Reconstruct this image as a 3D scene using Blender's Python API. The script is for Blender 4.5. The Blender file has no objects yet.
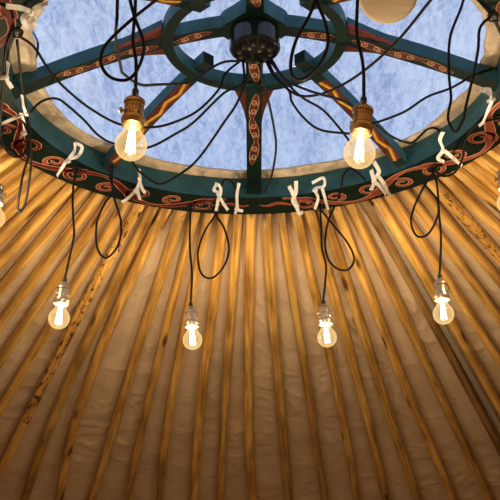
import bpy, bmesh, math, random
from mathutils import Vector, Matrix, noise
random.seed(7)
PI = math.pi
S = bpy.context.scene
COL = S.collection
R = math.radians

# ------------------------------------------------------------------ camera
TH, RO = 0.383, -0.021
CAM = Vector((-0.02, -1.867, 1.49))
H0 = 2.60                                   # height of the underside of the crown ring
FW = Vector((0, math.cos(TH), math.sin(TH)))
UP0 = Vector((0, -math.sin(TH), math.cos(TH)))
RT = Vector((1, 0, 0)) * math.cos(RO) + UP0 * math.sin(RO)
UP = UP0 * math.cos(RO) - Vector((1, 0, 0)) * math.sin(RO)
cd = bpy.data.cameras.new('camera'); cam = bpy.data.objects.new('camera', cd); COL.objects.link(cam)
cd.sensor_width = 36; cd.lens = 72; cd.clip_start = 0.02; cd.clip_end = 200
M3 = Matrix((RT, UP, -FW)).transposed()
cam.matrix_world = Matrix.Translation(CAM) @ M3.to_4x4()
S.camera = cam
def ray(px, py): return FW + RT * ((px - 250) / 1000) + UP * ((250 - py) / 1000)
def at(px, py, d): return CAM + ray(px, py) * d
def at_z(px, py, z): r = ray(px, py); return CAM + r * ((z - CAM.z) / r.z)
def at_y(px, py, y): r = ray(px, py); return CAM + r * ((y - CAM.y) / r.y)

# ------------------------------------------------------------------ materials
def mat(name):
    m = bpy.data.materials.new(name); m.use_nodes = True
    nt = m.node_tree; b = nt.nodes['Principled BSDF']
    return m, nt, b
def N(nt, t, **kw):
    n = nt.nodes.new(t)
    for k, v in kw.items():
        if k in n.inputs: n.inputs[k].default_value = v
        else: setattr(n, k, v)
    return n
def ramp(nt, stops):
    r = nt.nodes.new('ShaderNodeValToRGB'); e = r.color_ramp.elements
    while len(e) < len(stops): e.new(0.5)
    for k, (p, c) in enumerate(stops):
        e[k].position = p; e[k].color = (*c, 1)
    return r
def mapping(nt, scale, coord='Object'):
    tc = nt.nodes.new('ShaderNodeTexCoord'); mp = nt.nodes.new('ShaderNodeMapping')
    mp.inputs['Scale'].default_value = scale
    nt.links.new(tc.outputs[coord], mp.inputs['Vector']); return mp
def plain(name, col, rough=.5, metal=0, nscale=30, var=.25, bump=.1, coord='Object', stretch=(1, 1, 1)):
    m, nt, b = mat(name); L = nt.links
    mp = mapping(nt, stretch, coord)
    n = N(nt, 'ShaderNodeTexNoise', Scale=nscale, Detail=5.0, Roughness=.6); L.new(mp.outputs[0], n.inputs['Vector'])
    r = ramp(nt, [(.3, [c * (1 - var) for c in col]), (.7, [min(1, c * (1 + var)) for c in col])])
    L.new(n.outputs['Fac'], r.inputs['Fac']); L.new(r.outputs['Color'], b.inputs['Base Color'])
    b.inputs['Roughness'].default_value = rough; b.inputs['Metallic'].default_value = metal
    if bump:
        bp = N(nt, 'ShaderNodeBump', Strength=bump, Distance=.002); L.new(n.outputs['Fac'], bp.inputs['Height']); L.new(bp.outputs[0], b.inputs['Normal'])
    return m

def wood(name, cols, spots=0.0, stain=None, stamp=False, dark=1.0):
    """pole wood: x runs along the pole (local)"""
    m, nt, b = mat(name); L = nt.links
    tc = nt.nodes.new('ShaderNodeTexCoord'); oi = nt.nodes.new('ShaderNodeObjectInfo')
    sep = nt.nodes.new('ShaderNodeVectorMath'); sep.operation = 'ADD'
    cmb = nt.nodes.new('ShaderNodeCombineXYZ')
    mul = N(nt, 'ShaderNodeMath', operation='MULTIPLY'); mul.inputs[1].default_value = 37.0
    L.new(oi.outputs['Random'], mul.inputs[0])
    for k in range(3): L.new(mul.outputs[0], cmb.inputs[k])
    L.new(tc.outputs['Object'], sep.inputs[0]); L.new(cmb.outputs[0], sep.inputs[1])
    mp = nt.nodes.new('ShaderNodeMapping'); mp.inputs['Scale'].default_value = (2.2, 60, 60); L.new(sep.outputs[0], mp.inputs['Vector'])
    g = N(nt, 'ShaderNodeTexNoise', Scale=1.6, Detail=7.0, Roughness=.65, Distortion=.6); L.new(mp.outputs[0], g.inputs['Vector'])
    r = ramp(nt, [(.30, cols[0]), (.48, cols[1]), (.70, cols[2])]); L.new(g.outputs['Fac'], r.inputs['Fac'])
    # broad tone change along the pole
    mp2 = nt.nodes.new('ShaderNodeMapping'); mp2.inputs['Scale'].default_value = (5, 18, 18); L.new(sep.outputs[0], mp2.inputs['Vector'])
    g2 = N(nt, 'ShaderNodeTexNoise', Scale=1.2, Detail=3.0); L.new(mp2.outputs[0], g2.inputs['Vector'])
    r2 = ramp(nt, [(.30, (.60, .52, .44)), (.60, (1.14, 1.12, 1.05))]); L.new(g2.outputs['Fac'], r2.inputs['Fac'])
    mx = nt.nodes.new('ShaderNodeMix'); mx.data_type = 'RGBA'; mx.blend_type = 'MULTIPLY'; mx.inputs[0].default_value = 1
    L.new(r.outputs[0], mx.inputs[6]); L.new(r2.outputs[0], mx.inputs[7])
    # per pole tone
    hv = N(nt, 'ShaderNodeHueSaturation'); mr = N(nt, 'ShaderNodeMapRange'); mr.inputs['To Min'].default_value = .78 * dark; mr.inputs['To Max'].default_value = 1.15 * dark
    L.new(oi.outputs['Random'], mr.inputs[0]); L.new(mr.outputs[0], hv.inputs['Value']); L.new(mx.outputs[2], hv.inputs['Color'])
    out = hv.outputs[0]
    # knots
    mp3 = nt.nodes.new('ShaderNodeMapping'); mp3.inputs['Scale'].default_value = (4.2, 16, 16); L.new(sep.outputs[0], mp3.inputs['Vector'])
    v = N(nt, 'ShaderNodeTexVoronoi', Scale=1.0); L.new(mp3.outputs[0], v.inputs['Vector'])
    rk = ramp(nt, [(.09, (1, 1, 1)), (.19, (0, 0, 0))]); L.new(v.outputs['Distance'], rk.inputs['Fac'])
    mk = nt.nodes.new('ShaderNodeMix'); mk.data_type = 'RGBA'; L.new(rk.outputs[0], mk.inputs[0]); L.new(out, mk.inputs[6]); mk.inputs[7].default_value = (.09, .035, .012, 1)
    out = mk.outputs[2]
    if stain:
        mp4 = nt.nodes.new('ShaderNodeMapping'); mp4.inputs['Scale'].default_value = stain[1]; L.new(sep.outputs[0], mp4.inputs['Vector'])
        n4 = N(nt, 'ShaderNodeTexNoise', Scale=1.0, Detail=4.0, Roughness=.7); L.new(mp4.outputs[0], n4.inputs['Vector'])
        r4 = ramp(nt, [(stain[2], (0, 0, 0)), (stain[2] + .04, (1, 1, 1))]); L.new(n4.outputs['Fac'], r4.inputs['Fac'])
        # limited along the pole
        sx = nt.nodes.new('ShaderNodeSeparateXYZ'); L.new(tc.outputs['Object'], sx.inputs[0])
        a = N(nt, 'ShaderNodeMath', operation='GREATER_THAN'); a.inputs[1].default_value = stain[3]; L.new(sx.outputs[0], a.inputs[0])
        c = N(nt, 'ShaderNodeMath', operation='LESS_THAN'); c.inputs[1].default_value = stain[4]; L.new(sx.outputs[0], c.inputs[0])
        ac = N(nt, 'ShaderNodeMath', operation='MULTIPLY'); L.new(a.outputs[0], ac.inputs[0]); L.new(c.outputs[0], ac.inputs[1])
        ad = N(nt, 'ShaderNodeMath', operation='MULTIPLY'); L.new(ac.outputs[0], ad.inputs[0]); L.new(r4.outputs[0], ad.inputs[1])
        ms = nt.nodes.new('ShaderNodeMix'); ms.data_type = 'RGBA'; L.new(ad.outputs[0], ms.inputs[0]); L.new(out, ms.inputs[6]); ms.inputs[7].default_value = (*stain[0], 1)
        out = ms.outputs[2]
    L.new(out, b.inputs['Base Color'])
    b.inputs['Roughness'].default_value = .42
    bp = N(nt, 'ShaderNodeBump', Strength=.35, Distance=.002); L.new(g.outputs['Fac'], bp.inputs['Height']); L.new(bp.outputs[0], b.inputs['Normal'])
    return m

PC = [(.22, .100, .020), (.56, .31, .072), (.80, .52, .17)]
M = {}
M['pole'] = wood('honey pine', PC)
M['pole_rust'] = wood('pine with dark red spots', PC, stain=((.095, .012, .006), (34, 75, 75), .535, .03, 1.05))
M['pole_stamp'] = wood('pine with brown scribbled marks', PC, stain=((.09, .03, .008), (60, 110, 110), .54, .06, .34))
M['pole_dark'] = wood('weathered dark pine', [(.14, .070, .022), (.30, .165, .055), (.46, .28, .11)], dark=.9)
M['disc'] = plain('pale beech', (.93, .76, .54), .5, 0, 9, .12, .08, 'Object', (1, 8, 1))
M['disc_edge'] = plain('dark beech edge', (.30, .17, .08), .5, 0, 20, .25)
M['teal'] = plain('teal paint', (.026, .095, .118), .5, 0, 28, .28, .12)
M['green'] = plain('dark green paint', (.005, .015, .012), .5, 0, 30, .4, .1)
M['red'] = plain('deep red paint', (.125, .014, .010), .5, 0, 60, .3, .05)
M['salmon'] = plain('salmon paint', (.30, .070, .042), .5, 0, 60, .2, .05)
M['cream'] = plain('cream outline paint', (.62, .32, .20), .6, 0, 80, .2, 0)
M['brown'] = plain('brown red paint', (.085, .022, .014), .45, 0, 50, .3, .05)
M['yellow'] = plain('yellow paint', (.58, .38, .03), .45, 0, 60, .25, .05)
for k_ in ('teal', 'green', 'red', 'salmon', 'cream', 'brown', 'yellow'):
    M[k_].node_tree.nodes['Principled BSDF'].inputs['Specular IOR Level'].default_value = .05 if k_ != 'teal' else .25
M['black'] = plain('black plastic', (.008, .008, .008), .6, 0, 40, .2, 0)
M['cordm'] = plain('black cable sheath', (.004, .003, .003), .6, 0, 200, .3, 0)
M['cordm'].node_tree.nodes['Principled BSDF'].inputs['Specular IOR Level'].default_value = .22
M['gloss'] = plain('glossy black plastic', (.012, .012, .013), .14, 0, 10, .2, 0)
M['cotton'] = plain('white cotton', (.88, .88, .88), .9, 0, 120, .12, .3)
M['bronze'] = plain('aged brass', (.40, .26, .12), .24, 1.0, 60, .25, .1)
M['nickel'] = plain('dull nickel brass', (.50, .41, .29), .30, .8, 60, .2, .1)
M['webbing'] = plain('grey brown webbing', (.42, .34, .26), .3, .3, 420, .5, .6, 'Object', (1, 1, 1))
M['felt'] = plain('beige canvas edge', (.60, .49, .36), .85, 0, 35, .25, .5)
M['floor'] = plain('floor boards', (.48, .36, .24), .6, 0, 3, .3, .1, 'Object', (1, 8, 1))

def canvas_mat():
    m, nt, b = mat('satin liner cloth'); L = nt.links
    mp = mapping(nt, (1, 1, 1))
    n = N(nt, 'ShaderNodeTexNoise', Scale=7.0, Detail=6.0, Roughness=.6, Distortion=.5); L.new(mp.outputs[0], n.inputs['Vector'])
    r = ramp(nt, [(.3, (.52, .375, .24)), (.7, (.68, .51, .34))]); L.new(n.outputs['Fac'], r.inputs['Fac']); L.new(r.outputs[0], b.inputs['Base Color'])
    b.inputs['Roughness'].default_value = .27; b.inputs['Specular IOR Level'].default_value = .8
    b.inputs['Coat Weight'].default_value = .3; b.inputs['Coat Roughness'].default_value = .22
    n2 = N(nt, 'ShaderNodeTexNoise', Scale=16.0, Detail=4.0, Roughness=.55, Distortion=1.2)
    mp2 = mapping(nt, (.45, .45, 2.2)); L.new(mp2.outputs[0], n2.inputs['Vector'])
    bp = N(nt, 'ShaderNodeBump', Strength=.5, Distance=.008); L.new(n2.outputs['Fac'], bp.inputs['Height']); L.new(bp.outputs[0], b.inputs['Normal'])
    return m
M['canvas'] = canvas_mat()

def film_mat():
    m = bpy.data.materials.new('scuffed clear plastic film'); m.use_nodes = True; nt = m.node_tree; nt.nodes.clear(); L = nt.links
    out = nt.nodes.new('ShaderNodeOutputMaterial')
    mp = mapping(nt, (1, .30, 1)); 
    n = N(nt, 'ShaderNodeTexNoise', Scale=60.0, Detail=9.0, Roughness=.7, Distortion=1.0); L.new(mp.outputs[0], n.inputs['Vector'])
    mp2 = mapping(nt, (1, .16, 1)); n2 = N(nt, 'ShaderNodeTexNoise', Scale=9.0, Detail=8.0, Roughness=.7, Distortion=.8); L.new(mp2.outputs[0], n2.inputs['Vector'])
    ad = N(nt, 'ShaderNodeMath', operation='MULTIPLY_ADD'); ad.inputs[1].default_value = .55; L.new(n.outputs['Fac'], ad.inputs[0])
    m2 = N(nt, 'ShaderNodeMath', operation='MULTIPLY'); m2.inputs[1].default_value = .45; L.new(n2.outputs['Fac'], m2.inputs[0]); L.new(m2.outputs[0], ad.inputs[2])
    r = ramp(nt, [(.40, (.42, .48, .64)), (.49, (.76, .80, .87)), (.58, (1, 1, 1))]); L.new(ad.outputs[0], r.inputs['Fac'])
    tr = nt.nodes.new('ShaderNodeBsdfTransparent'); L.new(r.outputs[0], tr.inputs['Color'])
    tl = nt.nodes.new('ShaderNodeBsdfTranslucent'); tl.inputs['Color'].default_value = (.8, .85, .95, 1)
    gl = nt.nodes.new('ShaderNodeBsdfGlossy'); gl.inputs['Roughness'].default_value = .14
    bp = N(nt, 'ShaderNodeBump', Strength=.6, Distance=.01); L.new(ad.outputs[0], bp.inputs['Height']); L.new(bp.outputs[0], gl.inputs['Normal'])
    x1 = nt.nodes.new('ShaderNodeMixShader'); x1.inputs[0].default_value = .18; L.new(tr.outputs[0], x1.inputs[1]); L.new(tl.outputs[0], x1.inputs[2])
    x2 = nt.nodes.new('ShaderNodeMixShader'); x2.inputs[0].default_value = .06; L.new(x1.outputs[0], x2.inputs[1]); L.new(gl.outputs[0], x2.inputs[2])
    L.new(x2.outputs[0], out.inputs['Surface']); return m
M['film'] = film_mat()

def glass_mat():
    m = bpy.data.materials.new('lit clear bulb glass'); m.use_nodes = True; nt = m.node_tree; nt.nodes.clear(); L = nt.links
    out = nt.nodes.new('ShaderNodeOutputMaterial')
    tr = nt.nodes.new('ShaderNodeBsdfTransparent'); tr.inputs['Color'].default_value = (1, .97, .90, 1)
    em = nt.nodes.new('ShaderNodeEmission'); em.inputs['Color'].default_value = (1, .66, .27, 1); em.inputs['Strength'].default_value = 1.25
    gl = nt.nodes.new('ShaderNodeBsdfGlossy'); gl.inputs['Roughness'].default_value = .05
    lw = nt.nodes.new('ShaderNodeLayerWeight'); lw.inputs['Blend'].default_value = .35
    mr = N(nt, 'ShaderNodeMapRange'); mr.inputs['To Min'].default_value = .26; mr.inputs['To Max'].default_value = .72; L.new(lw.outputs['Facing'], mr.inputs[0])
    x1 = nt.nodes.new('ShaderNodeMixShader'); L.new(mr.outputs[0], x1.inputs[0]); L.new(tr.outputs[0], x1.inputs[1]); L.new(em.outputs[0], x1.inputs[2])
    x2 = nt.nodes.new('ShaderNodeMixShader'); x2.inputs[0].default_value = .05; L.new(x1.outputs[0], x2.inputs[1]); L.new(gl.outputs[0], x2.inputs[2])
    L.new(x2.outputs[0], out.inputs['Surface']); return m
M['glass'] = glass_mat()
def emit(name, col, st):
    m = bpy.data.materials.new(name); m.use_nodes = True; nt = m.node_tree; nt.nodes.clear()
    o = nt.nodes.new('ShaderNodeOutputMaterial'); e = nt.nodes.new('ShaderNodeEmission'); e.inputs[0].default_value = (*col, 1); e.inputs[1].default_value = st
    nt.links.new(e.outputs[0], o.inputs[0]); return m
M['filament'] = emit('glowing filament', (1, .78, .42), 30)

# ------------------------------------------------------------------ object helpers
class MB:
    def __init__(s): s.v = []; s.f = []; s.m = []
    def add(s, vs, fs, mi=0):
        o = len(s.v); s.v += [tuple(v) for v in vs]; s.f += [tuple(i + o for i in f) for f in fs]; s.m += [mi] * len(fs) if isinstance(mi, int) else list(mi)
    def build(s, name, mats, parent=None, smooth=False, bevel=0, loc=None, fixn=True):
        me = bpy.data.meshes.new(name); me.from_pydata(s.v, [], s.f)
        if fixn:
            bm = bmesh.new(); bm.from_mesh(me); bmesh.ops.recalc_face_normals(bm, faces=bm.faces)
            bm.to_mesh(me); bm.free()
        for k in (mats if isinstance(mats, (list, tuple)) else [mats]): me.materials.append(k)
        for p, mi in zip(me.polygons, s.m): p.material_index = mi; p.use_smooth = smooth
        o = bpy.data.objects.new(name, me); COL.objects.link(o)
        if bevel:
            b = o.modifiers.new('bevel', 'BEVEL'); b.width = bevel; b.segments = 2; b.limit_method = 'ANGLE'
        if parent: o.parent = parent
        if loc is not None: o.location = loc
        return o
def thing(name, label, cat, loc, group=None):
    o = bpy.data.objects.new(name, None); COL.objects.link(o); o.location = loc; o.empty_display_size = .05
    tag(o, label, cat, group); return o
def tag(o, label, cat, group=None):
    o['label'] = label; o['category'] = cat
    if group: o['group'] = group
    return o
def struct(o): o['kind'] = 'structure'; return o

def catmull(P, sub=8):
    P = [Vector(p) for p in P]
    if len(P) < 3: return P
    Q = [P[0] * 2 - P[1]] + P + [P[-1] * 2 - P[-2]]; out = []
    for i in range(1, len(Q) - 2):
        a, b, c, d = Q[i - 1:i + 3]
        for k in range(sub):
            t = k / sub
            out.append(.5 * ((2 * b) + (c - a) * t + (2 * a - 5 * b + 4 * c - d) * t * t + (3 * b - a - 3 * c + d) * t ** 3))
    out.append(P[-1]); return out
def tube(mb, P, r, n=8, mi=0):
    P = [Vector(p) for p in P]; vs = []; fs = []
    nrm = None
    for i, p in enumerate(P):
        t = (P[min(i + 1, len(P) - 1)] - P[max(i - 1, 0)])
        t = t.normalized() if t.length > 1e-9 else Vector((0, 0, 1))
        if nrm is None: nrm = t.orthogonal().normalized()
        nrm = (nrm - t * nrm.dot(t)); nrm = nrm.normalized() if nrm.length > 1e-6 else t.orthogonal().normalized()
        bn = t.cross(nrm); rr = r[i] if isinstance(r, list) else r
        for k in range(n):
            a = 2 * PI * k / n; vs.append(p + (nrm * math.cos(a) + bn * math.sin(a)) * rr)
    for i in range(len(P) - 1):
        for k in range(n):
            fs.append((i * n + k, i * n + (k + 1) % n, (i + 1) * n + (k + 1) % n, (i + 1) * n + k))
    fs.append(tuple(range(n))); fs.append(tuple((len(P) - 1) * n + k for k in range(n)))
    mb.add(vs, fs, mi)
def lathe(mb, prof, n=32, mi=0, c=(0, 0, 0), close=True):
    vs = []; fs = []
    for (r, z) in prof:
        for k in range(n):
            a = 2 * PI * k / n; vs.append((c[0] + r * math.cos(a), c[1] + r * math.sin(a), c[2] + z))
    for i in range(len(prof) - 1):
        for k in range(n): fs.append((i * n + k, i * n + (k + 1) % n, (i + 1) * n + (k + 1) % n, (i + 1) * n + k))
    if close:
        fs.append(tuple(range(n))); fs.append(tuple((len(prof) - 1) * n + k for k in range(n)))
    mb.add(vs, fs, mi)
def prism(mb, pts, z0, z1, mi=0, side=None, bot=None):
    """polygon pts (x,y) between z0 (a number or list) and z1"""
    n = len(pts); za = z0 if isinstance(z0, list) else [z0] * n; zb = z1 if isinstance(z1, list) else [z1] * n
    vs = [(p[0], p[1], za[i]) for i, p in enumerate(pts)] + [(p[0], p[1], zb[i]) for i, p in enumerate(pts)]
    fs = [tuple(range(n))] + [tuple(range(n, 2 * n))] + [(i, (i + 1) % n, n + (i + 1) % n, n + i) for i in range(n)]
    mb.add(vs, fs, [bot if bot is not None else mi, mi] + [side if side is not None else mi] * n)
def ribbon(mb, P2, W, mapper, off, mi):
    """flat painted stroke: P2 = (u,v) points, W = half widths; mapper(u, v, off) -> 3D"""
    vs = []; n = len(P2)
    for i in range(n):
        a = P2[max(i - 1, 0)]; b = P2[min(i + 1, n - 1)]
        dx, dy = b[0] - a[0], b[1] - a[1]; l = math.hypot(dx, dy) or 1
        nx, ny = -dy / l, dx / l; w = W[i] if isinstance(W, list) else W
        vs.append(mapper(P2[i][0] + nx * w, P2[i][1] + ny * w, off)); vs.append(mapper(P2[i][0] - nx * w, P2[i][1] - ny * w, off))
    mb.add(vs, [(2 * i, 2 * i + 1, 2 * i + 3, 2 * i + 2) for i in range(n - 1)], mi)
def stroke(mb, P2, W, mapper, ol, cream, red):
    n = len(P2); W = W if isinstance(W, list) else [W] * n
    ribbon(mb, P2, [w + ol for w in W], mapper, .0006, cream)
    ribbon(mb, P2, [max(w, .0002) for w in W], mapper, .0012, red)
def spiral(cx, cy, r0, r1, a0, turns, n=26):
    return [(cx + (r0 + (r1 - r0) * k / n) * math.cos(a0 + 2 * PI * turns * k / n), cy + (r0 + (r1 - r0) * k / n) * math.sin(a0 + 2 * PI * turns * k / n)) for k in range(n + 1)]

# ------------------------------------------------------------------ crown of the yurt
RI, RX, RH = .52, .628, .055
CA = -.011
crown = thing('yurt_crown', 'round painted wooden yurt crown of rings and eight spokes around the skylight', 'roof crown', (0, 0, H0))
crown.rotation_euler.z = -CA
def zu(r): return .010 + .158 * (1 - (r / RI) ** 1.6)            # underside of the spokes
# outer ring
mb = MB(); n = 160
prof = [(RI, 0), (RX, 0), (RX, RH), (RI, RH)]
vs = []; fs = []; mi = []
for k in range(n):
    a = 2 * PI * k / n
    for (r, z) in prof: vs.append((r * math.sin(a), r * math.cos(a), z))
for k in range(n):
    j = (k + 1) % n
    for q in range(4):
        fs.append((k * 4 + q, k * 4 + (q + 1) % 4, j * 4 + (q + 1) % 4, j * 4 + q)); mi.append([1, 0, 0, 0][q])
mb.add(vs, fs, mi)
RM = (RI + RX) / 2
def ring_map(u, v, off):
    a = u / RM; r = RM + v
    return (r * math.sin(a), r * math.cos(a), -off)
half = PI * RM; nm = 9; Lm = (half - .16) / nm
for sgn in (1, -1):
    for k in range(nm):
        u0 = .08 + k * Lm; up = 1 if k % 2 else -1
        # sweeping stem that swells then thins
        P = []; W = []
        for q in range(21):
            t = q / 20; uu = u0 + t * Lm
            vv = up * .041 * math.cos(PI * t)
            P.append((sgn * uu, vv)); W.append(.0035 + .0065 * math.sin(PI * t) ** 1.5)
        stroke(mb, P, W, ring_map, .0024, 3, 2 if sgn < 0 else 4)
        # big curl inside the bow
        cx, cy = u0 + Lm * .30, up * -.004
        sp = spiral(cx, cy, .036, .008, PI * (1.0 if up > 0 else -1.0) * .5, -1.35 * up)
        Wd = [.0050 * (1 - .55 * i / 26) for i in range(27)]
        stroke(mb, [(sgn * p[0], p[1]) for p in sp], Wd, ring_map, .0022, 3, 2 if sgn < 0 else 4)
        cx, cy = u0 + Lm * .78, up * -.010 * -1
        sp = spiral(cx, cy, .027, .006, PI * (-.5 if up > 0 else .5), 1.2 * up)
        stroke(mb, [(sgn * p[0], p[1]) for p in sp], [.0045 * (1 - .5 * i / 26) for i in range(27)], ring_map, .0020, 3, 4)
# flame motif either side of the far spoke, where the scrolls meet
for c in (0, half):
    for sgn in (1, -1):
        P = [(c + sgn * (.015 + .012 * i), -.006 + .008 * math.sin(i * 1.1)) for i in range(9)]
        stroke(mb, P, [.001 + .006 * math.sin(PI * i / 8) for i in range(9)], ring_map, .0012, 3, 4)
mb.build('outer_ring', [M['teal'], M['green'], M['red'], M['cream'], M['salmon']], crown, fixn=False)
# inner ring
RB, RA = .203, .179
mb = MB(); vs = []; fs = []; mi = []
z0 = zu(.19) - .006; z1 = z0 + .034
for k in range(96):
    a = 2 * PI * k / 96
    for (r, z) in [(RA, z0), (RB, z0), (RB, z1), (RA, z1)]: vs.append((r * math.sin(a), r * math.cos(a), z))
for k in range(96):
    j = (k + 1) % 96
    for q in range(4): fs.append((k * 4 + q, k * 4 + (q + 1) % 4, j * 4 + (q + 1) % 4, j * 4 + q)); mi.append([1, 0, 0, 0][q])
mb.add(vs, fs, mi)
mb.build('inner_ring', [M['teal'], M['green']], crown, fixn=False)
# spokes
def beam(mb, r0, r1, w, h, seg=60, mats=(0, 1), wf=None):
    vs = []; fs = []; mi = []
    for i in range(seg + 1):
        r = r0 + (r1 - r0) * i / seg; ww = w / 2 * (wf(r) if wf else 1); z = zu(r)
        vs += [(-ww, r, z), (ww, r, z), (ww, r, z + h), (-ww, r, z + h)]
    for i in range(seg):
        for q in range(4): fs.append((i * 4 + q, i * 4 + (q + 1) % 4, i * 4 + 4 + (q + 1) % 4, i * 4 + 4 + q)); mi.append(mats[1] if q == 0 else mats[0])
    fs += [(0, 1, 2, 3), (seg * 4, seg * 4 + 1, seg * 4 + 2, seg * 4 + 3)]; mi += [mats[1], mats[0]]
    mb.add(vs, fs, mi)
def sp_map(u, v, off): return (v, u, zu(u) - off)
for k in range(4):
    mb = MB(); beam(mb, .045, RI + .004, .038, .031)
    # painted cartouches with curls
    for q_, (a, b) in enumerate(((.095, .178), (.212, .292), (.285, .362), (.355, .430))):
        fl = 1 if q_ % 2 else -1
        P = [(a + (b - a) * i / 24, fl * .0055 * math.cos(PI * i / 24)) for i in range(25)]
        ribbon(mb, P, [.0010 + .0100 * math.sin(PI * i / 24) ** .7 for i in range(25)], sp_map, .0004, 3)
        ribbon(mb, P, [.0001 + .0095 * math.sin(PI * i / 24) ** .7 for i in range(25)], sp_map, .0008, 4)
        for s_, cu in ((1, a + (b - a) * .34), (-1, a + (b - a) * .68)):
            sp = spiral(cu, .0022 * s_ * fl, .0090, .0022, PI / 2 * s_ * fl, 1.35 * -s_ * fl, 24)
            ribbon(mb, sp, .0011, sp_map, .0012, 3)
    sp_o = mb.build('spoke', [M['teal'], M['green'], M['red'], M['cream'], M['brown']], crown, fixn=False)
    sp_o.rotation_euler.z = -k * PI / 2
    # tapering side brackets outside the inner ring
    for s_ in (1, -1):
        mb = MB(); prof_ = []
        nb = 9
        for i in range(nb):
            t = i / (nb - 1); prof_.append((.019 + .030 * (1 - t) ** 1.5 + .0005, RB - .003 + .105 * t))
        vs = []; fs = []; mi = []
        for i in range(nb):
            x, y = prof_[i]; z = zu(y) + .004
            vs += [(.0185 * s_, y, z), (x * s_, y, z), (x * s_, y, z + .010), (x * s_, y, z + .025), (.0185 * s_, y, z + .025)]
        for i in range(nb - 1):
            for q, mm in ((0, 2), (1, 1), (2, 0), (3, 0)):
                fs.append((i * 5 + q, i * 5 + q + 1, i * 5 + 5 + q + 1, i * 5 + 5 + q)); mi.append(mm)
        fs += [(0, 1, 2, 3, 4), tuple((nb - 1) * 5 + q for q in range(5))]; mi += [0, 0]
        mb.add(vs, fs, mi)
        br = mb.build('bracket', [M['teal'], M['salmon'], M['brown']], sp_o, fixn=False); br['label'] = 'tapering bracket with salmon painted edge'
for k in range(4):
    mb = MB(); beam(mb, .148, RI + .004, .032, .028)
    # zigzag bands
    nz = 8; a, b = .222, .50
    ribbon(mb, [(a + (b - a) * i / 60, 0) for i in range(61)], .0150, sp_map, .0004, 4)
    Z = []
    for i in range(nz * 8 + 1):
        q = (i / 8) % 2; Z.append((a + (b - a) * i / (nz * 8), .0055 * (1 - 2 * abs(q - 1))))
    ribbon(mb, [(p[0], p[1] - .0062) for p in Z], .0022, sp_map, .0008, 2)
    ribbon(mb, Z, .0034, sp_map, .0012, 5)
    ribbon(mb, [(p[0], p[1] + .0058) for p in Z], .0018, sp_map, .0010, 3)
    o = mb.build('spoke', [M['teal'], M['green'], M['red'], M['salmon'], M['brown'], M['yellow']], crown, fixn=False)
    o.rotation_euler.z = -k * PI / 2 - PI / 4; o['label'] = 'diagonal spoke with yellow zigzag paint'
# hub: disc with four shallow bays
mb = MB(); pts = []
for k in range(64):
    a = 2 * PI * k / 64; r = .076 - .012 * abs(math.sin(2 * a)) ** 2
    pts.append((r * math.sin(a), r * math.cos(a)))
prism(mb, pts, zu(.05) - .002, zu(.05) + .038, 0, 0, 1)
mb.build('hub', [M['teal'], M['green']], crown, bevel=.002)

# junction box under the hub
jz = H0 + zu(.05) - .002
jb = thing('junction_box', 'glossy black round junction box under the crown hub, feeding every lamp cord', 'junction box', (0, 0, jz))
mb = MB(); lathe(mb, [(.004, 0), (.050, 0), (.0545, -.004), (.056, -.046), (.052, -.052), (.048, -.052), (.046, -.046), (.004, -.046)], 48)
mb.build('casing', M['gloss'], jb, smooth=False, bevel=.0015)
for k in range(10):
    a = 2 * PI * k / 10 + .2
    mb = MB(); lathe(mb, [(.0065, 0), (.0065, -.010), (.0045, -.014)], 14)
    mb.build('cable_gland', M['black'], jb, loc=(.034 * math.cos(a), .034 * math.sin(a), -.046))
for x, y in ((.010, .006), (-.012, -.004)):
    mb = MB(); lathe(mb, [(.004, 0), (.004, -.003), (.002, -.004)], 10); mb.build('screw', M['nickel'], jb, loc=(x, y, -.046))
JB = jz - .056

# ------------------------------------------------------------------ canvas edge, skylight film, roof liner, wall, floor
TA = .41; HA = .257
def zp(r): return H0 + HA - TA * r                                   # underside of the poles
mb = MB(); vs = []; fs = []; nn = 240; prf = 9
for k in range(nn):
    a = 2 * PI * k / nn; w = .040 + .016 * noise.noise(Vector((3 * math.cos(a), 3 * math.sin(a), 1.7))) + .006 * noise.noise(Vector((14 * math.cos(a), 14 * math.sin(a), 5)))
    w += .022 * max(0, -math.sin(a + .9)) * .5
    for i in range(prf):
        t = i / (prf - 1)
        if t < .7: r = RI + .05 - (w + .05) * t / .7; z = RH + .003 + .003 * noise.noise(Vector((20 * math.cos(a), 20 * math.sin(a), t * 3)))
        else: r = RI - w + .012 * (t - .7) / .3 * 2; z = RH + .003 + .014 * (t - .7) / .3
        vs.append((r * math.sin(a), r * math.cos(a), z))
for k in range(nn):
    j = (k + 1) % nn
    for i in range(prf - 1): fs.append((k * prf + i, k * prf + i + 1, j * prf + i + 1, j * prf + i))
mb.add(vs, fs)
o = mb.build('trim_1', M['felt'], smooth=True, loc=(0, 0, H0)); struct(o); o['label'] = 'beige canvas edge lining the skylight opening'
sm = o.modifiers.new('thick', 'SOLIDIFY'); sm.thickness = .003; sm.offset = 0
# film
mb = MB(); vs = [(0, 0, .26)]; fs = []; nr, na = 16, 96
for i in range(1, nr + 1):
    r = .60 * i / nr; z = .078 + .182 * (1 - (r / .60) ** 2)
    for k in range(na):
        a = 2 * PI * k / na; vs.append((r * math.sin(a), r * math.cos(a), z + .004 * noise.noise(Vector((r * 9 * math.sin(a), r * 9 * math.cos(a), 0)))))
for k in range(na): fs.append((0, 1 + k, 1 + (k + 1) % na))
for i in range(nr - 1):
    for k in range(na): fs.append((1 + i * na + k, 1 + i * na + (k + 1) % na, 1 + (i + 1) * na + (k + 1) % na, 1 + (i + 1) * na + k))
mb.add(vs, fs); o = mb.build('window_1', M['film'], smooth=True, loc=(0, 0, H0)); struct(o); o['label'] = 'scuffed clear plastic skylight dome over the crown'

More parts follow.
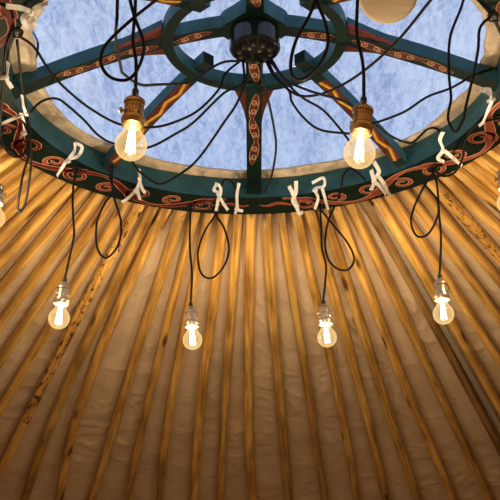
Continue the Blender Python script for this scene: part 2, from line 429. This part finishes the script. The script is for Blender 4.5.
# pole azimuths measured in the photo at their crossing of a line, then carried on at the same spacing
def cone_hit(px, py):
    r = ray(px, py); lo = .5
    d = 1.5
    for _ in range(60):
        p = CAM + r * d; rr = math.hypot(p.x, p.y); e = p.z - zp(rr)
        d -= e / (r.z + TA) * .9
    return CAM + r * d
xs = [88, 107, 122, 154, 173, 190, 213, 232, 248.5, 272, 294, 317, 335, 352, 371, 395, 420, 438, 459]
lows = [(0, 476), (27, 496), (60, 496), (94, 496), (130, 496), (160, 496), (194, 496), (220, 496), (252.5, 496), (289, 496), (324, 496), (356, 496), (385, 496), (415, 496), (451, 496), (487, 496), (500, 452), (500, 412), (500, 364)]
H1 = [cone_hit(x, 302) for x in xs]; H2 = [cone_hit(*q) for q in lows]
AZ = [.5 * (math.atan2(p.x, p.y) + math.atan2(q.x, q.y)) for p, q in zip(H1, H2)]
AT = [AZ[0] + (AZ[-1] - AZ[0]) * k / (len(AZ) - 1) for k in range(len(AZ))]
AT = [.4 * a + .6 * b for a, b in zip(AZ, AT)]                     # where each pole meets the ring
NM = len(AZ); mid = 8
rnd = random.Random(3)
a = AZ[0]
left = []
while a > -1.7:
    a -= .064 + rnd.uniform(-.006, .006); left.append(a)
a = AZ[-1]; right = []
while a < 1.7:
    a += .064 + rnd.uniform(-.006, .006); right.append(a)
ALL = sorted(left + AZ + right)
i0 = len(left)
# roof liner
AZs = ALL
mb = MB(); vs = []; fs = []
nrr = 250; R0, R1 = .600, 2.62
import bisect
AA = [-1.15 + 2.3 * k / 800 for k in range(801)] + [1.15 + (2 * PI - 2.3) * k / 300 for k in range(1, 300)]
AA = [(a if a <= PI else a - 2 * PI) for a in AA]; naz = len(AA)
for k in range(naz):
    a = AA[k]
    i = bisect.bisect(AZs, a)
    if 0 < i < len(AZs): t = (a - AZs[i - 1]) / (AZs[i] - AZs[i - 1])
    else: t = (a / .065) % 1
    bay = i
    for q in range(nrr + 1):
        r = R0 + (R1 - R0) * (q / nrr) ** 1.15
        s = math.sin(PI * t)
        z = zp(r) + .034 - .006 * s * min(1, (r - .6) * 3)
        bx = bay * 7.3 + t * .8; wv = .35 * math.sin(bay * 2.1) * t
        c = noise.noise(Vector((bx, (r + wv * .1) * 9, bay * 1.7)))
        c2 = 1 - abs(noise.noise(Vector((bay * 3.1 + t * .9, r * 13 + wv + .5 * noise.noise(Vector((t * 2, r * 8, bay))), 4.2)))) * 2.2
        c3 = 1 - abs(noise.noise(Vector((bay * 5.3 + t * 1.6, r * 26 - wv * 2, 8.2)))) * 2.4
        amp = .25 + 1.2 * max(0, noise.noise(Vector((bay * .6, r * 2.2, 9.1))) + .25)
        z += -amp * s ** .7 * (.009 * c + .0055 * max(0, c2) ** 5 + .0020 * max(0, c3) ** 3) * min(1, (r - .6) * 2.5)
        # hem lines running round the cloth
        for (rh, ww) in ((1.32, .010), (1.62, .008)):
            rq = rh + .04 * noise.noise(Vector((a * 2.0, rh, 0))); z -= .0042 * (.5 + noise.noise(Vector((bay * 3.3, rh, 1)))) * math.exp(-((r - rq) / ww) ** 2)
        vs.append((r * math.sin(a), r * math.cos(a), z))
w_ = nrr + 1
for k in range(naz):
    j = (k + 1) % naz
    for q in range(nrr): fs.append((k * w_ + q, k * w_ + q + 1, j * w_ + q + 1, j * w_ + q))
mb.add(vs, fs); o = mb.build('ceiling', M['canvas'], smooth=True, fixn=True); struct(o); o['label'] = 'beige satin liner cloth behind the roof poles'
mb = MB(); lathe(mb, [(2.62, 0), (2.62, zp(2.62) + .04), (2.66, zp(2.62) + .04), (2.66, 0)], 96, close=False); o = mb.build('wall_back', M['canvas'], smooth=False); struct(o)
mb = MB(); lathe(mb, [(2.7, -.05), (2.7, 0)], 96); o = mb.build('floor', M['floor']); struct(o)

# ------------------------------------------------------------------ poles
def nth(k): return {1: 'first', 2: 'second', 3: 'third', 4: 'fourth', 5: 'fifth', 6: 'sixth', 7: 'seventh', 8: 'eighth', 9: 'ninth', 10: 'tenth', 11: 'eleventh', 12: 'twelfth', 13: 'thirteenth', 14: 'fourteenth', 15: 'fifteenth', 16: 'sixteenth', 17: 'seventeenth', 18: 'eighteenth', 19: 'nineteenth', 20: 'twentieth'}.get(k) or ('twenty-' + nth(k - 20) if k < 30 else 'thirtieth' if k == 30 else 'thirty-' + nth(k - 30) if k < 40 else 'fortieth')
SL = math.atan(TA)
special = {0: ('pole_rust', 'honey pine roof pole spattered with dark red spots, right of the lower left bulb'),
           1: ('pole', 'honey pine roof pole just right of the red spattered pole'),
           16: ('pole_dark', 'weathered dark roof pole running beside the grey webbing strap'),
           17: ('pole', 'honey pine roof pole just right of the grey webbing strap'),
           18: ('pole', 'honey pine roof pole, second to the right of the grey webbing strap'),
           21: ('pole_stamp', 'honey pine roof pole with brown scribbled marks, beside the bulb at the right edge'),
           8: ('pole', 'honey pine roof pole straight below the far spoke of the crown')}
for idx, az in enumerate(ALL):
    rel = idx - i0
    rr = random.Random(idx * 13 + 5)
    mname, lab = special.get(rel, ('pole', None))
    if lab is None:
        d = rel - 8
        lab = 'honey pine roof pole, %s to the %s of the pole below the far spoke' % (nth(abs(d)), 'right' if d > 0 else 'left')
    r0 = .6265; r1 = 2.57; Ln = (r1 - r0) / math.cos(SL)
    w0 = .0135 + rr.uniform(-.0015, .0015); w1 = w0 + .0003; h = .027
    ph = rr.uniform(0, 6); A = rr.uniform(.001, .0045); wl = rr.uniform(3, 6)
    p_top = Vector((r0 * math.sin(az), r0 * math.cos(az), zp(r0)))
    ax = Vector((math.sin(az) * math.cos(SL), math.cos(az) * math.cos(SL), -math.sin(SL))); B = 0; X2 = 1.6
    if 0 <= rel < NM:
        at_ = AT[rel]; p_top = Vector((r0 * math.sin(at_), r0 * math.cos(at_), zp(r0)))
        ax = (H2[rel] - p_top); X2 = ax.length; ax.normalize(); A = min(A, .0015)
        d1 = H1[rel] - p_top; x1 = d1.dot(ax) / X2
        side = Vector((math.cos(at_), -math.sin(at_), 0))
        B = -(d1 - ax * d1.dot(ax)).dot(side) / (x1 * (1 - x1)) 
    vs = []; fs = []; ns = 30; npf = 10
    for i in range(ns + 1):
        t = i / ns; x = t * Ln
        q_ = min(x / X2, 1.15); off = A * math.sin(wl * x + ph) * min(1, x * 3) + B * q_ * (1 - q_)
        w = (w0 + (w1 - w0) * t) * (1 + .07 * noise.noise(Vector((x * 4, idx, 0))) + .02 * math.sin(x * 9 + ph)); hh = h / 2 * (1 + .06 * noise.noise(Vector((x * 5, idx, 7))))
        for q in range(npf):
            a = 2 * PI * (q + .5) / npf; ca, sa = math.cos(a), math.sin(a)
            vs.append((x, off + w * math.copysign(abs(ca) ** .55, ca), hh * math.copysign(abs(sa) ** .55, sa) + hh * 0))
    for i in range(ns):
        for q in range(npf): fs.append((i * npf + q, i * npf + (q + 1) % npf, (i + 1) * npf + (q + 1) % npf, (i + 1) * npf + q))
    fs += [tuple(range(npf)), tuple(ns * npf + q for q in range(npf))]
    mb = MB(); mb.add(vs, fs)
    o = mb.build('roof_pole', M[mname], smooth=True)
    ay = Vector((math.cos(az), -math.sin(az), 0)); ay = (ay - ax * ay.dot(ax)).normalized(); azv = ax.cross(ay)
    if azv.z < 0: ay = -ay; azv = -azv
    base = p_top + azv * .0145
    o.matrix_world = Matrix.Translation(base) @ Matrix((ax, ay, azv)).transposed().to_4x4()
    tag(o, lab, 'roof pole', 'roof poles fanning out from the crown ring')

# grey webbing strap beside the dark pole
ph_ = cone_hit(467, 372); azs = math.atan2(ph_.x, ph_.y); mb = MB(); vs = []; fs = []
for i in range(81):
    r = .66 + (2.55 - .66) * i / 80; w = .0085
    for s_ in (-1, 1):
        for dz in (0, -.003):
            vs.append((r * math.sin(azs) + s_ * w * math.cos(azs), r * math.cos(azs) - s_ * w * math.sin(azs), zp(r) + .013 + dz + (.0015 if i % 2 else 0)))
for i in range(80):
    b = i * 4
    for q in ((0, 1), (1, 3), (3, 2), (2, 0)): fs.append((b + q[0], b + q[1], b + 4 + q[1], b + 4 + q[0]))
mb.add(vs, fs); o = mb.build('webbing_strap', M['webbing'])
tag(o, 'grey woven webbing strap running down the roof right of the dark pole', 'strap')

# ------------------------------------------------------------------ pendant lamps and their cords
def resolve(path):
    """path: list of (px, py[, how]); how: 'j' box bottom, 'r' just under the ring, 'u' at the level of the ring, a float depth, 'v' same distance as the last anchor"""
    pts = []; keys = {}; ylast = None
    for i, p in enumerate(path):
        how = p[2] if len(p) > 2 else None
        if how == 'r':
            q = at_z(p[0], p[1], H0 - .0065); ylast = q.y; keys[i] = q
        elif how == 'j': keys[i] = at_z(p[0], p[1], JB - .001)
        elif how == 'v': keys[i] = at_y(p[0], p[1], ylast)
        elif isinstance(how, (int, float)): keys[i] = at(p[0], p[1], how); ylast = keys[i].y
        pts.append(None)
    dep = {i: (q - CAM).dot(FW) for i, q in keys.items()}
    ks = sorted(dep); out = []
    L = [0]
    for a, b in zip(path, path[1:]): L.append(L[-1] + math.hypot(a[0] - b[0], a[1] - b[1]))
    for i, p in enumerate(path):
        if i in dep: d = dep[i]
        else:
            lo = max([k for k in ks if k < i], default=ks[0]); hi = min([k for k in ks if k > i], default=ks[-1])
            t = 0 if L[hi] == L[lo] else (L[i] - L[lo]) / (L[hi] - L[lo]); t = min(1, max(0, t)); d = dep[lo] + (dep[hi] - dep[lo]) * t
        out.append(at(p[0], p[1], d))
    return out
def socket_parts(root, m, seed):
    mb = MB()
    lathe(mb, [(.006, .004), (.0075, 0), (.0105, -.002), (.0150, -.006), (.0190, -.009), (.0198, -.012), (.0198, -.016), (.0172, -.018), (.0170, -.040), (.0178, -.042), (.0212, -.044), (.0220, -.047), (.0220, -.052), (.0205, -.056), (.0205, -.060), (.0170, -.062), (.0140, -.060)], 32)
    s = mb.build('socket', m, root, smooth=True)
    es = s.modifiers.new('edge', 'EDGE_SPLIT'); es.split_angle = R(40)
    mb = MB()
    for a in range(20):
        t = 2 * PI * a / 20; lathe(mb, [(.0012, -.021), (.0012, -.043)], 6, c=(.0168 * math.cos(t), .0168 * math.sin(t), 0))
    mb.build('knurled_band', m, s, smooth=True)
    mb = MB(); tube(mb, [(.016, 0, -.030), (.0235, 0, -.030)], .0022, 10); tube(mb, [(.0235, -.006, -.030), (.0235, .006, -.030)], .0035, 10)
    k = mb.build('switch_key', m, s); k.rotation_euler.z = seed
    mb = MB(); lathe(mb, [(.0048, .016), (.0062, .013), (.0062, .001), (.0080, -.001)], 20); mb.build('strain_relief', M['black'], s, smooth=True)
    return s
def bulb_parts(root):
    mb = MB()
    prof = [(.0128, -.056), (.0134, -.062), (.0148, -.068), (.0180, -.0755)] + [(.0290 * math.sin(t), -.1000 + .0290 * math.cos(t)) for t in [R(50 + 10 * i) for i in range(13)]] + [(.0006, -.129)]
    lathe(mb, prof, 40, close=False)
    b = mb.build('bulb', M['glass'], root, smooth=True)
    mb = MB()
    for k in range(4):
        t = 2 * PI * k / 4 + .4; p0 = Vector((.0045 * math.cos(t), .0045 * math.sin(t), -.072)); p1 = Vector((.0080 * math.cos(t), .0080 * math.sin(t), -.115))
        tube(mb, [p0, p1], .0014, 8)
    mb.build('filament', M['filament'], b, smooth=True)
    mb = MB(); tube(mb, [(0, 0, -.056), (0, 0, -.072)], [.006, .0032], 12); mb.build('glass_stem', M['cotton'], b, smooth=True)
    return b
LP = 10.2; LS = .85
def lamp(px, py, depth_or_y, label, runs, m, tiltx=0, tilty=0, power=1.0, yv=None):
    """(px, py): centre of the bulb in the photo"""
    c = at_y(px, py, yv) if yv is not None else at(px, py, depth_or_y)
    root = thing('pendant_lamp', label, 'lamp', (0, 0, 0), 'filament bulbs hanging from the crown')
    rot = Matrix.Rotation(tilty, 4, 'Y') @ Matrix.Rotation(tiltx, 4, 'X')
    off = rot @ Vector((0, 0, -.1000 * LS))
    top = c - off
    root.matrix_world = Matrix.Translation(top) @ rot @ Matrix.Scale(LS, 4)
    socket_parts(root, m, random.uniform(0, 6)); bulb_parts(root)
    inv = root.matrix_world.inverted()
    for run in runs:
        mb = MB()
        P = resolve(run[1:]) if run[0] == 'top' else resolve(run)
        if run[0] == 'top': P = P + [top + (rot @ Vector((0, 0, .016 * LS)))]
        P = catmull(P, 7); tube(mb, [inv @ p for p in P], .0028 / LS, 8)
        mb.build('cord', M['cordm'], root, smooth=True)
    ld = bpy.data.lights.new('bulb_light', 'POINT'); ld.energy = LP * power; ld.color = (1, .80, .54); ld.shadow_soft_size = .006
    lo = bpy.data.objects.new('bulb_light', ld); COL.objects.link(lo); lo.parent = root; lo.location = (0, 0, -.097)
    return root
def Yr(px, py): return at_z(px, py, H0 - .0065).y

ya = Yr(77, 168); yb = Yr(191, 204); yc = Yr(320, 203); yd = Yr(434, 168)
# A lower left
lamp(59, 318.5, 0, 'lower pendant bulb hanging furthest left in front of the poles, near the red spattered pole', [
    ['top', (77, 168, 'r'), (73, 190, 'v'), (73, 215, 'v'), (74, 235, 'v'), (70, 255, 'v')],
    [(243, 61, 'j'), (243, 83), (224, 93), (195, 121), (177, 133), (146, 148), (115, 144), (98, 135), (84, 120), (67, 105), (58, 99), (48, 99), (38, 104), (30, 113, 'r')],
    [(112, 166, 'r'), (113, 193, 'v'), (121, 222, 'v'), (118, 245, 'v'), (106, 258, 'v'), (97, 247, 'v'), (97, 222, 'v'), (105, 203, 'v'), (113, 192, 'v'), (110, 178, 'v'), (107, 160, 'r')]], M['nickel'], tilty=.09, yv=ya)
# B lower middle left
lamp(192.5, 340, 0, 'pendant bulb below the ring, left of the far spoke, lower middle left', [
    ['top', (191, 204, 'r'), (190, 225, 'v'), (190, 250, 'v'), (192, 275, 'v')],
    [(247, 61, 'j'), (247, 78), (237, 103), (225, 121), (198, 159), (177, 176), (159, 184), (141, 173), (133, 163), (129, 152, 2.25)],
    [(216, 214, 'r'), (205, 231, 'v'), (198, 252, 'v'), (201, 273, 'v'), (212, 278, 'v'), (224, 266, 'v'), (229, 248, 'v'), (224, 228, 'v'), (216, 214, 'v'), (218, 198, 'r'), (222, 184), (226, 179, 2.58), (232, 182), (237, 192), (240, 200, 'r')]], M['nickel'], tilty=-.05, yv=yb)
# C lower middle right
lamp(327, 337.5, 0, 'pendant bulb below the ring, right of the far spoke, lower middle right', [
    ['top', (320, 203, 'r'), (321, 225, 'v'), (322, 248, 'v'), (326, 265, 'v'), (325, 285, 'v')],
    [(262, 61, 'j'), (262, 78), (268, 99), (274, 128), (276, 148), (272, 174), (265, 192, 'r')],
    [(320, 209, 'r'), (334, 226, 'v'), (347, 242, 'v'), (354, 258, 'v'), (349, 269, 'v'), (338, 269, 'v'), (328, 259, 'v'), (325, 243, 'v'), (328, 222, 'v'), (335, 205, 'v'), (341, 190, 'r'), (343, 176), (349, 169, 2.56), (356, 171), (365, 180, 2.5)]], M['nickel'], tilty=-.05, yv=yc)
# D lower right
lamp(443.5, 314, 0, 'pendant bulb at lower right, in front of the grey webbing strap', [
    ['top', (432, 168, 'r'), (437, 185, 'v'), (439, 212, 'v'), (441, 240, 'v')],
    [(268, 61, 'j'), (275, 75), (289, 91), (292, 102), (304, 118), (321, 130), (353, 134)],
    [(370, 120, 2.3), (391, 136), (410, 143), (420, 136), (428, 129), (437, 129), (444, 139), (442, 155), (436, 168, 'r'), (425, 185, 'v'), (415, 205, 'v'), (411, 222, 'v'), (417, 236, 'v'), (428, 234, 'v'), (437, 218, 'v'), (438, 203, 'v'), (431, 192, 'v'), (422, 182, 'v')],
    [(500, 118, 'r'), (478, 124, 'r'), (466, 140), (462, 160), (454, 173), (443, 176), (434, 170, 'r')]], M['nickel'], tilty=.0, yv=yd)
# E upper left
ye = Yr(138, -58); yf = Yr(357, -58)
lamp(131, 145, 0, 'nearer pendant bulb at upper left, bronze socketed, under the left diagonal spoke', [
    ['top', (138, -58, 'r'), (136, -14, 'v'), (135, 12, 'v'), (133, 40, 'v'), (136, 62, 'v')],
    [(121, -58, 'r'), (118, -14, 'v'), (117, 18, 'v'), (116, 38), (121, 68, 1.75), (124, 74), (140, 84.5), (159, 84.5), (190, 82), (208, 70), (224, 62), (240, 61, 'j')],
    [(124, -58, 'r'), (128, -14, 'v'), (133, 12, 'v'), (143, 40, 'v'), (143, 55, 'v'), (136, 72, 'v'), (126, 80, 'v'), (112, 78, 'v'), (103, 69, 'v'), (101, 56, 'v'), (108, 42, 'v'), (130, 21, 'v'), (156, 0, 'v'), (185, -24), (215, -58, 'r')]], M['bronze'], tilty=.05, yv=ye)
# F upper right
lamp(359.5, 153, 0, 'nearer pendant bulb at upper right, bronze socketed, in front of the right diagonal spoke', [
    ['top', (357, -58, 'r'), (358, -14, 'v'), (357, 12, 'v'), (357, 35, 'v'), (363, 65, 'v')],
    [(322, -58, 'r'), (318, -14, 'v'), (311, 12, 'v'), (297, 38, 'v'), (291, 60, 'v'), (292, 75, 'v'), (299, 80, 'v'), (308, 77, 'v'), (322, 60, 'v'), (328, 42, 'v'), (325, 22, 'v'), (318, 4, 'v'), (315, -16, 'v'), (312, -58, 'r')],
    [(272, 60, 'j'), (285, 79), (310, 91), (344, 101), (356, 110, 1.75)],
    [(270, 61, 'j'), (288, 84), (303, 98), (323, 110), (341, 130), (352, 145, 2.3)],
    [(266, 61, 'j'), (274, 76), (289, 90), (302, 96), (321, 94), (344, 84), (370, 66), (400, 38), (436, -6), (478, -50, 'r')]], M['bronze'], tilty=.13, yv=yf)
# G at the left edge
lamp(-6, 218, 2.22, 'pendant bulb cut off by the left edge of the photo', [
    ['top', (-4, 90, 2.25), (-1, 130, 2.24), (-2, 160, 2.22)],
    [(240, 61, 'j'), (225, 74), (219, 89), (200, 109), (180, 120), (155, 127), (122, 125), (91, 109), (65, 88), (49, 70), (34, 47), (19, 36, 'r')],
    [(14, 27, 'r'), (6, 50), (3, 90), (0, 130, 2.2), (4, 147), (16, 157), (27, 150, 'r'), (30, 128), (26, 112), (22, 85), (17, 40, 'r')],
    [(32, 30, 2.2), (38, 45), (33, 65), (20, 90), (8, 112), (1, 135, 2.22)],
    [(22, 118, 'r'), (30, 140), (31, 165), (26, 200, 2.28), (20, 212), (18, 205), (23, 175), (30, 150), (29, 130, 'r')]], M['nickel'], power=.7)
# H at the right edge
lamp(508, 203, 2.24, 'pendant bulb cut off by the right edge of the photo', [
    ['top', (503, 70, 2.25), (506, 110, 2.24), (508, 150, 2.24)],
    [(368, 124, 2.1), (375, 123), (404, 112), (427, 97), (451, 88), (474, 75), (492, 69, 2.15)],
    [(466, -10, 2.0), (461, 8), (450, 38), (449, 74), (451, 98), (448, 118), (455, 132), (463, 120), (465, 110), (473, 76), (478, 50), (480, 28), (491, 16, 'r')]], M['nickel'], power=.6)

# black anchor clips under the ring
for (x, y) in ((77, 168), (191, 204), (320, 206), (432, 167), (18, 31), (493, 15), (216, 207), (110, 163)):
    p = at_z(x, y, H0) - Vector((0, 0, H0))
    p = Matrix.Rotation(CA, 3, 'Z') @ p
    mb = MB(); lathe(mb, [(.011, 0), (.011, -.003), (.006, -.005)], 16, c=(p.x, p.y, 0)); tube(mb, [(p.x - .008, p.y, -.002), (p.x - .008, p.y, -.014), (p.x + .008, p.y, -.014), (p.x + .008, p.y, -.002)], .0022, 8)
    mb.build('cable_clip', M['black'], crown)

# ------------------------------------------------------------------ white cotton ties
def strip(mb, P, w, th=.0012):
    P = catmull(P, 6); vs = []; fs = []; n = len(P)
    for i, p in enumerate(P):
        t = (P[min(i + 1, n - 1)] - P[max(i - 1, 0)]).normalized()
        s_ = t.cross(FW).normalized(); f = t.cross(s_).normalized(); tw = .5 * math.sin(i * .5)
        s2 = s_ * math.cos(tw) + f * math.sin(tw); f2 = f * math.cos(tw) - s_ * math.sin(tw)
        for a, b in ((-1, -1), (1, -1), (1, 1), (-1, 1)): vs.append(p + s2 * a * w / 2 + f2 * b * th / 2)
    for i in range(n - 1):
        for q in range(4): fs.append((i * 4 + q, i * 4 + (q + 1) % 4, i * 4 + 4 + (q + 1) % 4, i * 4 + 4 + q))
    fs += [(0, 1, 2, 3), tuple((n - 1) * 4 + q for q in range(4))]; mb.add(vs, fs)
def tie(label, strips, w=.008):
    P0 = None; mb = MB(); ks = []
    for s_ in strips:
        P = [at_z(x, y, H0 - .012) for (x, y) in s_]; ks.append(P)
    c = ks[0][0]
    for P in ks: strip(mb, [p - c for p in P], w)
    # knot
    k = ks[0][len(ks[0]) // 2] - c
    vs = []
    mk = MB()
    tube(mb, [k + Vector((-.006, 0, -.002)), k + Vector((0, 0, -.004)), k + Vector((.006, 0, -.002))], [.004, .006, .004], 8)
    o = mb.build('cotton_tie', M['cotton'], loc=c, smooth=False)
    tag(o, label, 'cloth tie', 'white cotton ties round the crown ring')
tie('white cotton tie with a long loop, just left of the lower left lamp cord', [[(75, 143), (82, 147), (78, 156), (68, 160), (62, 168), (57, 176)], [(75, 143), (74, 152), (66, 162)]])
tie('white cotton tie with two short tails, below the upper left bulb', [[(139, 169), (140, 180), (136, 190), (127, 199), (122, 202)], [(139, 178), (142, 188), (145, 193)], [(137, 188), (140, 200)]])
tie('looped white cotton tie beside the cord loop left of the far spoke', [[(217, 183), (214, 190), (219, 193), (218, 200), (216, 212)], [(218, 184), (221, 190), (219, 200)], [(220, 198), (225, 206), (228, 210)]])
tie('straight white cotton tie hanging just left of the far spoke foot', [[(239, 183), (237, 195), (237, 208), (235, 214)], [(237, 210), (243, 211)]])
tie('crossed white cotton tie with wide tail, just right of the far spoke foot', [[(289, 186), (293, 194), (296, 204), (299, 213), (303, 212)], [(296, 181), (296, 192), (293, 200), (297, 208)]], .010)
tie('white cotton tie with a square bow, above the lower middle right lamp cord', [[(312, 183), (323, 178), (324, 186), (315, 189), (318, 198), (315, 209)], [(322, 188), (325, 198), (328, 210)]])
tie('long bunched white cotton tie under the foot of the right diagonal spoke', [[(374, 162), (379, 172), (374, 180), (380, 186), (386, 194)], [(371, 170), (374, 182), (371, 190)], [(378, 176), (384, 184), (390, 196)]], .010)
tie('white cotton tie beside the cord loop at right, with pale wooden toggle tail', [[(443, 132), (440, 140), (443, 150), (438, 158), (444, 162)], [(445, 151), (453, 158), (462, 166)]], .009)
tie('white cotton tie wound at the foot of the right spoke', [[(480, 91), (487, 92), (492, 98), (487, 102)], [(484, 89), (490, 90), (492, 100), (488, 110), (483, 122), (479, 126)]], .007)
tie('white cotton tie hanging at the foot of the left spoke', [[(8, 62), (6, 76), (0, 78)], [(5, 77), (8, 82), (12, 88)]], .009)
tie('white cotton tie on the ring below the left spoke, by the doubled cords', [[(21, 113), (24, 122), (24, 132), (20, 138)], [(27, 112), (15, 118), (1, 124)], [(22, 95), (24, 108), (27, 116)]], .007)
tie('bunched white cotton tie at the upper left of the ring over the canvas edge', [[(6, 6), (20, 8), (30, 12), (34, 22), (28, 27), (23, 18), (32, 11)], [(33, 10), (40, 6), (48, 3)]], .010)

# ------------------------------------------------------------------ wooden disc at the top edge
cD = at(388, -7, 1.80)
dn = (CAM - cD).normalized(); dn = (dn + Vector((.06, 0, -.10))).normalized()
root = thing('wooden_disc', 'round pale wooden disc hanging at the top edge above the right spoke', 'wooden disc', cD)
xa = Vector((1, 0, 0)); xa = (xa - dn * xa.dot(dn)).normalized(); ya_ = dn.cross(xa)
root.matrix_world = Matrix.Translation(cD) @ Matrix((xa, ya_, dn)).transposed().to_4x4()
mb = MB(); lathe(mb, [(.0005, 0), (.050, 0), (.0545, -.003), (.0550, -.006)], 56, 0, close=False); lathe(mb, [(.0550, -.006), (.0550, -.032), (.052, -.036), (.0005, -.036)], 56, 1, close=False)
mb.build('turned_disc', [M['disc'], M['disc_edge']], root, smooth=False, bevel=0)
mb = MB(); inv = root.matrix_world.inverted(); zz = cD + Vector((0, .03, 0))
tube(mb, [inv @ (cD + Vector((0, .02, .02))), inv @ (cD + Vector((0, .03, .06))), inv @ (cD + Vector((0, .03, .10)))], .002, 8)
mb.build('hanging_twine', M['cotton'], root)

# ------------------------------------------------------------------ sky and view
w = bpy.data.worlds.new('sky'); S.world = w; w.use_nodes = True; nt = w.node_tree
bg = nt.nodes['Background']; tc = nt.nodes.new('ShaderNodeTexCoord')
nz = N(nt, 'ShaderNodeTexNoise', Scale=2.2, Detail=4.0); nt.links.new(tc.outputs['Generated'], nz.inputs['Vector'])
r = ramp(nt, [(.35, (.50, .62, .90)), (.7, (.62, .73, .96))]); nt.links.new(nz.outputs['Fac'], r.inputs['Fac']); nt.links.new(r.outputs[0], bg.inputs['Color'])
bg.inputs['Strength'].default_value = 1.0
S.view_settings.view_transform = 'Standard'; S.view_settings.look = 'None'; S.view_settings.gamma = 1; S.view_settings.use_curve_mapping = False
S.view_settings.exposure = 0
